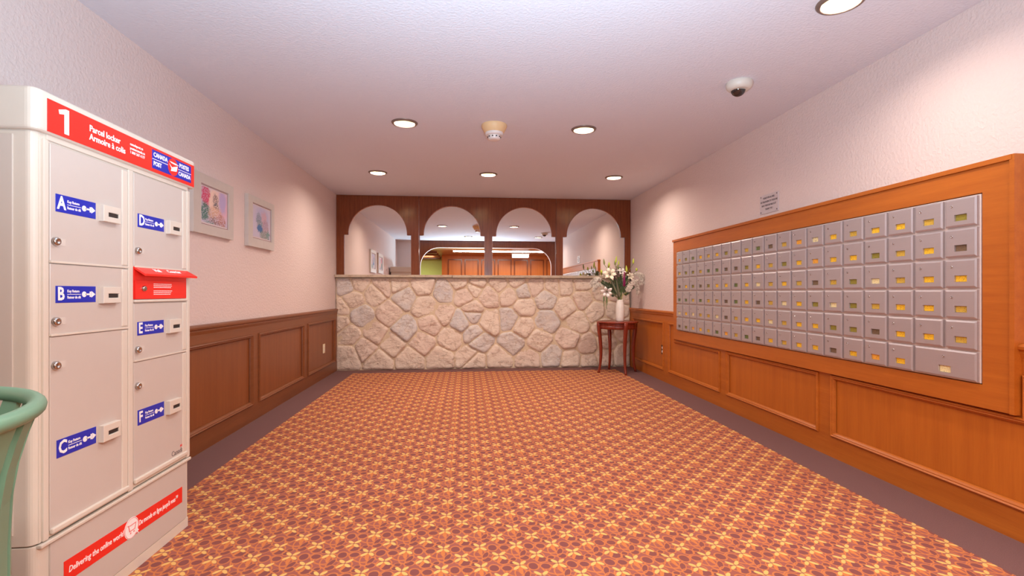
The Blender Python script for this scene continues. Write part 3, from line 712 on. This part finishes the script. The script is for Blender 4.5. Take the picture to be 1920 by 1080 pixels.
mk('cylinder_lock', MB().lathe([(.011, 0), (.011, .007), (.008, .010), (.004, .009)], (XF+.011, 2.065, 1.102), 18, cap1=True, M=Matrix.Rotation(math.pi/2, 4, 'Y')), M_chrome, rb)
obj('lower_lip', bbox((XF+.001, 2.018, 1.048), (XF+.012, 2.376, 1.058), .002), M_cabf, rb)
# base panel with slanted banner strip
bp = obj('base_panel', bbox((XF-.004, 1.640, .050), (XF+.004, 2.378, .306), .0015), M_cab, pk)
obj('base_rail', bbox((XF-.004, 1.598, .310), (XF+.012, 2.404, .322), .003), M_cabf, pk)
obj('toe_kick', bbox((XF-.004, 1.61, .002), (XF+.002, 2.395, .046), .001), M_cabf, pk)
stripe = [(1.690, .158), (2.345, .132), (2.345, .208), (1.690, .225)]
so = obj('red_stripe', sheet([[(1.690, .152), (2.343, .136), (2.343, .206), (1.690, .222)]], .0008, Mp(0, 0, XF+.0046)), M_red, bp)
Ms = frame_M((XF+.0054, 1.708, .186), (0, 1, -.025), (0, .025, 1))
obj('stripe_lettering', text_mesh('Delivering the online world\u2122', .0285, Ms, .0003, shear=.15, xs=.80), M_print, bp)
Ms = frame_M((XF+.0054, 2.048, .177), (0, 1, -.025), (0, .025, 1))
obj('stripe_lettering', text_mesh("Du monde en ligne jusqu'à vous\u2122", .0285, Ms, .0003, shear=.15, xs=.66), M_print, bp)
obj('cart_badge', sheet([circ(2.006, .180, .040, 36)], .0008, Mp(0, 0, XF+.0056)), M_print, bp)
cart = [[(1.982, .196), (1.990, .196), (1.996, .172), (2.022, .172), (2.028, .190), (1.9935, .190), (1.9925, .1935), (2.032, .1935), (2.025, .1685), (1.9925, .1685), (1.9865, .193), (1.982, .193)], circ(2.000, .162, .0035, 12), circ(2.019, .162, .0035, 12)]
M_pink = plain('pink_print', (232, 130, 130), .5)
obj('cart_icon', join([sheet([q], .0006, Mp(0, 0, XF+.0064)) for q in cart]+[sheet([circ(2.006, .180, .0375, 36), circ(2.006, .180, .0362, 36)], .0006, Mp(0, 0, XF+.0064))]), M_pink, bp)
cur = [(2.030, .172), (2.030, .148), (2.0355, .153), (2.0395, .1435), (2.0430, .145), (2.0390, .1545), (2.0465, .1545)]
obj('cursor_icon', sheet([cur, ], .0006, Mp(0, 0, XF+.0072)), M_print, bp)
T(pk, 'Canadä'.replace('ä', 'a'), 2.262, .376, .032, mat=M_greyp, x=XF+.0054, bold=.0002, xs=.9, name='wordmark')
obj('flag_mark', join([sheet([rect(2.327, .391, 2.331, .401)], .0006, Mp(0, 0, XF+.0054)), sheet([rect(2.337, .391, 2.341, .401)], .0006, Mp(0, 0, XF+.0054)), sheet([circ(2.334, .396, .0022, 8)], .0006, Mp(0, 0, XF+.0054))]), M_red, pk)

# ------------------------------------------------------------------ green litter bin
BX, BY, BZ, BR = -.925, .675, .905, .296
tb = thing('litter_bin', (BX, BY, 0), 'green slatted metal litter bin with flared rim, in front of the locker', 'bin')
def torus(c, R_, r, nu=64, nv=12):
    mb = MB(); vs = [(c[0]+(R_+r*math.cos(b))*math.cos(a), c[1]+(R_+r*math.cos(b))*math.sin(a), c[2]+r*math.sin(b)) for a in [2*math.pi*i/nu for i in range(nu)] for b in [2*math.pi*j/nv for j in range(nv)]]
    return mb.add(vs, [(i*nv+j, ((i+1) % nu)*nv+j, ((i+1) % nu)*nv+(j+1) % nv, i*nv+(j+1) % nv) for i in range(nu) for j in range(nv)], True)
mk('rim', torus((BX, BY, BZ), BR, .0125), M_bin, tb)
mk('lower_ring', torus((BX, BY, .06), .250, .010), M_bin, tb)
mk('inner_ring', torus((BX, BY, .80), .258, .008), M_bin, tb)
path = [(.255, .06), (.260, .3), (.262, .55), (.262, .70), (.265, .77), (.272, .82), (.283, .865), (.294, .900)]
for k in range(28):
    a = 2*math.pi*k/28; ca, sa = math.cos(a), math.sin(a); mb = MB(); hw = .0185; vs = []
    for r, z in path:
        f = r/.25
        for (rr_, s) in ((r+.004, -hw*f), (r+.004, hw*f), (r-.003, hw*f), (r-.003, -hw*f)): vs.append((BX+rr_*ca-s*sa, BY+rr_*sa+s*ca, z))
    n = len(path); fs = [(i*4+j, i*4+(j+1) % 4, i*4+4+(j+1) % 4, i*4+4+j) for i in range(n-1) for j in range(4)]+[(3, 2, 1, 0), (n*4-4, n*4-3, n*4-2, n*4-1)]
    mk('slat', mb.add(vs, fs), M_bin, tb)
mk('liner', MB().lathe([(.20, .02), (.215, .03), (.222, .80), (.228, .81), (.216, .80), (.208, .06), (.001, .06)], (BX, BY, 0), 48, cap0=True), M_bin2, tb)

# ------------------------------------------------------------------ round side table
TX, TY, TZ = 2.045, 6.50, .70
tt = thing('side_table', (TX, TY, 0), 'small round cherry wood table with four curved legs by the stone wall', 'table')
mk('tabletop', MB().lathe([(.001, TZ), (.272, TZ), (.280, TZ-.004), (.283, TZ-.012), (.280, TZ-.020), (.270, TZ-.026), (.001, TZ-.026)], (TX, TY, 0), 56), M_table, tt)
mk('apron', MB().lathe([(.248, TZ-.026), (.252, TZ-.030), (.252, TZ-.052), (.245, TZ-.056), (.252, TZ-.060), (.252, TZ-.100), (.238, TZ-.104), (.236, TZ-.03)], (TX, TY, 0), 56), M_table, tt)
for ang in (-83, 7, 97, 187):
    a = math.radians(ang)
    prof = [(.262, TZ-.012, .028, .026), (.266, TZ-.05, .028, .024), (.262, TZ-.12, .026, .023), (.250, TZ-.22, .024, .021), (.238, TZ-.34, .021, .019), (.236, .25, .018, .017), (.246, .12, .016, .015), (.264, .03, .014, .013), (.272, 0, .015, .014)]
    ca, sa = math.cos(a), math.sin(a); vs = []
    for r, z, hw, hd_ in prof:
        for (dr, ds) in ((hd_, -hw*.7), (hd_, hw*.7), (hd_*.5, hw), (-hd_*.5, hw), (-hd_, hw*.7), (-hd_, -hw*.7), (-hd_*.5, -hw), (hd_*.5, -hw)): vs.append((TX+(r+dr)*ca-ds*sa, TY+(r+dr)*sa+ds*ca, z))
    n = len(prof); fs = [(i*8+j, i*8+(j+1) % 8, i*8+8+(j+1) % 8, i*8+8+j) for i in range(n-1) for j in range(8)]+[tuple(range(7, -1, -1)), tuple(range(n*8-8, n*8))]
    mk('leg', MB().add(vs, fs, True), M_table, tt)

# ------------------------------------------------------------------ vase and bouquet
VX, VY, VZ = 2.075, 6.47, TZ
vs_ = thing('vase', (VX, VY, VZ), 'tall white ceramic vase on the round table', 'vase')
M_vase = plain('vase_glaze', (242, 236, 226), .18)
VO = [(.001, .004), (.050, .002), (.054, .010), (.057, .06), (.058, .14), (.054, .21), (.046, .262), (.042, .285), (.044, .292)]
VI = [(.040, .288), (.038, .27), (.046, .22), (.050, .14), (.049, .03), (.001, .02)]
mk('body', MB().lathe(VO+VI, (VX, VY, VZ), 36), M_vase, vs_)
M_vleaf = plain('vase_leaf_paint', (96, 112, 92), .4)
M_stem = plain('green_stem', (96, 118, 60), .6)
M_leafd = plain('dark_green_leaf', (72, 88, 56), .5)
M_leafg = plain('grey_green_leaf', (128, 132, 106), .55)
M_lily = plain('cream_lily_petal', (240, 230, 206), .5, 0, .3)
M_lilyw = plain('white_lily_petal', (246, 240, 232), .5, 0, .3)
M_bud = plain('yellow_green_bud', (186, 200, 72), .5)
M_budd = plain('olive_bud', (132, 138, 76), .5)
M_purp = plain('purple_spike', (140, 26, 92), .6)
M_mauve = plain('mauve_bloom', (130, 92, 96), .7)
M_plume = plain('white_plume', (226, 214, 200), .8)
M_ama = plain('green_tassel', (116, 150, 88), .7)
M_twig = plain('pale_twig', (206, 190, 160), .7)
MOUTH = Vector((VX, VY, VZ+.27))
def BQ(cx, cy, dy=0.0):      # bouquet position: width and height over the table, depth offset towards the room
    return Vector((2.075+(cx/9-62.0)*.00735, VY-dy, VZ+.005+(122-cy/9)*.00728))
def curve_pts(a, b, bend=.04, n=7, sag=0):
    a, b = Vector(a), Vector(b); out = []
    for i in range(n):
        t = i/(n-1); p = a.lerp(b, t); p += Vector(((b.x-a.x)*(-.25)*math.sin(math.pi*t), 0, bend*math.sin(math.pi*t)-sag*t*t)); out.append(p)
    return out
def leaf(mb, base, tip, wd, nrm=(0, -1, 0), curl=.02, n=5, fold=.25):
    base, tip = Vector(base), Vector(tip); ax = (tip-base); side = ax.cross(Vector(nrm)).normalized(); up = side.cross(ax).normalized(); vs = []
    for i in range(n+1):
        t = i/n; wv = wd*math.sin(math.pi*min(1, t*.93+.07))**.8; c = base+ax*t+up*(-curl*t*t)
        vs += [c-side*wv+up*wv*fold, c, c+side*wv+up*wv*fold]
    fs = []
    for i in range(n): fs += [(i*3, i*3+1, i*3+4, i*3+3), (i*3+1, i*3+2, i*3+5, i*3+4)]
    mb.add(vs, fs, True)
def solid(me, t=.0012):
    bm = bmesh.new(); bm.from_mesh(me); bmesh.ops.solidify(bm, geom=bm.faces, thickness=t); bm.to_mesh(me); bm.free(); return me
def inmouth(k): a = k*2.4; return Vector((VX+.024*math.cos(a), VY+.024*math.sin(a), VZ+.03))
def stemmed(name, label, tip, k, mat=M_stem, r=.0028, bend=.02, group=None, cat='flower', sag=0):
    t = thing(name, tuple(inmouth(k)), label, cat, group)
    a = inmouth(k); m_ = Vector((VX+.022*math.cos(k*2.4+.3), VY+.022*math.sin(k*2.4+.3), VZ+.29))
    if (tip.x-VX)*(m_.x-VX) < 0: m_.x = VX-(m_.x-VX)*.8
    pts = [a, (a+m_)/2, m_]+curve_pts(m_, tip, bend, 7, sag)[1:]
    mk('stem', MB().tube(pts, r, 6), mat, t); return t
def lily(label, pos, face, size, k, mat, grp='lilies in the vase', seed=0):
    t = stemmed('lily', label, pos, k, group=grp); rg = random.Random(seed)
    f = Vector(face).normalized(); u = f.orthogonal().normalized(); v = f.cross(u)
    for i in range(6):
        a = i*math.pi/3+rg.uniform(-.1, .1); d = u*math.cos(a)+v*math.sin(a); mb = MB()
        sc = size*(1 if i % 2 else .92); vs = []
        for j in range(7):
            q = j/6; rad = sc*(.15+.85*q); hgt = sc*(.55*math.sin(q*1.9)-.25*q*q); wv = sc*.24*math.sin(math.pi*min(1, q*.88+.12))
            c = pos+d*rad*.95+f*hgt; s = f.cross(d)
            vs += [c-s*wv+f*wv*.25, c, c+s*wv+f*wv*.25]
        fs = []
        for j in range(6): fs += [(j*3, j*3+1, j*3+4, j*3+3), (j*3+1, j*3+2, j*3+5, j*3+4)]
        obj('petal', solid(mb.add(vs, fs, True).mesh()), mat, t)
    mb = MB()
    for i in range(6):
        a = i*math.pi/3+.5; d = u*math.cos(a)+v*math.sin(a); mb.tube([pos, pos+f*size*.5+d*size*.12, pos+f*size*.62+d*size*.25], .0011, 5); e = pos+f*size*.62+d*size*.25; mb.tube([e-v*.004, e+v*.004], .0022, 5)
    mk('stamens', mb, M_mauve, t); return t
lily('large cream lily open at upper left of the bouquet', BQ(345, 330, .10), (-.15, -1, .35), .105, 0, M_lily, seed=1)
lily('white lily hanging lowest at the left of the bouquet', BQ(285, 610, .13), (-.2, -.9, -.15), .092, 1, M_lilyw, seed=2)
lily('round white bloom at the top centre behind the purple spike', BQ(570, 290, .02), (.1, -.8, .6), .075, 2, M_lilyw, seed=3)
lily('half-open cream lily right of the purple spike', BQ(700, 360, .05), (.3, -.9, .3), .068, 3, M_lily, seed=4)
def bud(label, tip, h, r, k, mat, seed=0):
    t = stemmed('lily_bud', label, tip, k, group='lily buds above the bouquet')
    ax = Vector((random.Random(seed).uniform(-.15, .15), 0, 1)).normalized(); pts = [tip+ax*h*q for q in (0, .12, .3, .5, .7, .88, 1)]
    mk('bud', MB().tube(pts, [r*.35, r*.8, r, r*.95, r*.75, r*.4, r*.12], 10), mat, t)
bud('olive bud at the far left top of the bouquet', BQ(293, 160), .085, .0125, 4, M_budd, 1)
bud('tallest pale green bud in the centre top', BQ(488, 130, -.01), .10, .013, 5, M_bud, 2)
bud('green bud just left of the tallest bud', BQ(462, 165, .03), .06, .010, 6, M_budd, 8)
bud('slim green bud just right of the tallest bud', BQ(528, 165, .02), .065, .010, 7, M_bud, 9)
bud('dark green bud below the tallest bud', BQ(500, 225, .05), .055, .011, 8, M_budd, 3)
bud('bright yellow bud in front of the wood post', BQ(662, 280, .03), .09, .0145, 9, M_bud, 4)
bud('yellow bud at the upper right against the pink wall', BQ(785, 140), .075, .0125, 10, M_bud, 5)
bud('yellow green bud cluster tip at the far right', BQ(840, 260), .045, .015, 11, M_bud, 6)
bud('yellow green bud at the left behind the cream lily', BQ(375, 185), .06, .014, 12, M_bud, 7)
bud('low yellow green bud left of the cream lily', BQ(235, 300, .02), .05, .016, 13, M_bud, 10)
# purple spike
t = stemmed('purple_flower_spike', 'upright purple flower spike at the centre of the bouquet', BQ(583, 520, .12), 14)
mb = MB(); rg = random.Random(4); a, b = BQ(583, 520, .12), BQ(583, 285, .12)
for i in range(150):
    q = rg.random(); c = a.lerp(b, q); an = rg.uniform(0, 6.28); rr_ = .018*(1.1-q)+.004; e = c+Vector((rr_*math.cos(an), rr_*math.sin(an), .006))
    mb.tube([c, e], [.0055, .0025], 4)
mb.tube([a, b], [.015, .007], 8); mk('florets', mb, M_purp, t)['kind'] = 'stuff'
# mauve cluster
t = stemmed('mauve_flower_cluster', 'dull mauve blossom cluster left of the purple spike', BQ(450, 330, .10), 15)
mb = MB()
for i in range(70):
    c = BQ(450+rg.gauss(0, 26), 320+rg.gauss(0, 40), .10+rg.gauss(0, .02)); an = rg.uniform(0, 6.28); mb.tube([c, c+Vector((.009*math.cos(an), -.005, .009*math.sin(an)))], [.0095, .003], 5)
mk('florets', mb, M_mauve, t)['kind'] = 'stuff'
# plumes: arching feathery grass
def plume(label, a, b, droop, k, seed, spread=.05):
    t = stemmed('feathery_plume', label, a, k, M_twig, .0018, group='white feathery plumes', cat='dried grass'); rg = random.Random(seed); mb = MB()
    for i in range(9):
        q0 = a.lerp(b, rg.uniform(0, .25)); e = b+Vector((rg.gauss(0, spread*.5), rg.gauss(0, .03), rg.gauss(0, spread*.3)))
        pts = [q0.lerp(e, q)+Vector((0, 0, .05*math.sin(math.pi*q*.8)-droop*q*q)) for q in [j/7 for j in range(8)]]
        mb.tube(pts, .0016, 4)
        for p in pts[1:]:
            for _ in range(7):
                d = Vector((rg.gauss(0, .5), rg.gauss(0, .4), rg.uniform(-1.3, -.1))).normalized()*rg.uniform(.018, .045); mb.tube([p, p+d*.6, p+d+Vector((0, 0, -.006))], [.0024, .0030, .0008], 3, False)
    o = mk('feathers', mb, M_plume, t); o['kind'] = 'stuff'
plume('white feathery plume arching out to the far left', BQ(240, 400, .04), BQ(80, 420, .05), .09, 16, 1)
plume('lower left white plume beside the hanging lily', BQ(240, 500, .06), BQ(110, 530, .07), .05, 17, 2)
plume('white plume arching to the far right over the wall', BQ(800, 310, .0), BQ(950, 330, -.0), .12, 18, 3)
plume('right plume drooping below the first right plume', BQ(790, 420, .02), BQ(870, 520, .0), .10, 19, 4)
# silver fern fronds
def fern(label, a, b, mat, wd, k, seed, n=16):
    t = stemmed('fern_frond', label, a, k, M_twig, .0016, group='fern fronds in the bouquet', cat='foliage'); rg = random.Random(seed); mb = MB()
    ax = b-a; s = ax.cross(Vector((0, -1, 0))).normalized()
    mb.tube([a, (a+b)/2, b], .0015, 5)
    for i in range(n):
        q = (i+.5)/n; c = a.lerp(b, q); l = wd*(1.1-q*.8)
        for sg in (-1, 1): leaf(mb, c, c+s*sg*l+ax.normalized()*l*.5+Vector((0, rg.uniform(-.02, .02), 0)), .0048 if mat is M_plume else .0085, curl=.004, n=3)
    mk('leaflets', mb, mat, t)
fern('silver leaved frond right of the purple spike', BQ(640, 620, .08), BQ(745, 400, .10), M_plume, .045, 20, 1)
fern('silver leaved frond leaning to the right', BQ(660, 600, .06), BQ(830, 400, .04), M_plume, .04, 21, 2)
fern('dark green frond at the left centre', BQ(480, 640, .04), BQ(330, 470, .08), M_leafd, .06, 22, 3, 20)
fern('dark green frond behind the purple spike', BQ(560, 620, .0), BQ(500, 400, .04), M_leafd, .07, 23, 4, 20)
fern('dark green frond low at the left', BQ(470, 660, .05), BQ(280, 560, .07), M_leafd, .05, 24, 5, 18)
fern('dark green frond to the right behind the plume', BQ(600, 600, -.02), BQ(720, 330, -.03), M_leafd, .06, 25, 6, 20)
fern('dark green frond at the top left behind the lily', BQ(500, 560, -.02), BQ(400, 260, -.02), M_leafd, .06, 26, 7, 20)
fern('dark green frond fanning left at mid height', BQ(520, 640, .03), BQ(240, 440, .02), M_leafd, .075, 34, 11, 22)
fern('dark green frond at the centre top behind the buds', BQ(540, 560, .0), BQ(560, 200, -.02), M_leafd, .06, 35, 12, 22)
fern('dark green frond low on the right side', BQ(600, 640, .02), BQ(800, 520, .0), M_leafd, .055, 36, 13, 20)
# long grey-green blades
def blade(label, a, b, wd, k):
    t = thing('long_leaf', tuple(inmouth(k)), label, 'foliage', 'long grey green leaves'); mb = MB(); leaf(mb, a, b, wd, curl=.03, n=8, fold=.3)
    obj('blade', solid(mb.mesh(), .001), M_leafg, t); mk('stem', MB().tube([inmouth(k), a], .0022, 6), M_stem, t)
blade('long grey green leaf crossing the centre of the bouquet', BQ(535, 720, .03), BQ(450, 400, .14), .014, 27)
blade('long grey green leaf pointing to the cream lily', BQ(520, 700, .03), BQ(360, 410, .14), .013, 28)
blade('low grey green leaf reaching left above the vase', BQ(510, 720, .03), BQ(340, 590, .12), .010, 29)
# hanging green tassels
t = stemmed('green_tassel', 'green tassels hanging below the low white lily', BQ(265, 640, .10), 30, sag=0)
for (cx, c0, c1) in ((243, 640, 850), (285, 650, 900), (300, 650, 830), (250, 640, 760)):
    a, b = BQ(cx, c0, .10), BQ(cx+8, c1, .10); mb = MB(); mb.tube([a, (a+b)/2, b], [.004, .0055, .002], 6)
    for i in range(30): q = rg.random(); c = a.lerp(b, q); an = rg.uniform(0, 6.28); mb.tube([c, c+Vector((.007*math.cos(an), .007*math.sin(an), -.003))], [.003, .0012], 4)
    mk('tassel', mb, M_ama, t)
# pale twigs
t = stemmed('pale_twig', 'thin yellow twig rising from the right side of the vase mouth', BQ(640, 640, .05), 31, M_bud, .003)
mk('side_shoot', MB().tube([BQ(640, 640, .05), BQ(655, 560, .06), BQ(700, 500, .05)], [.0025, .002, .001], 5), M_bud, t)
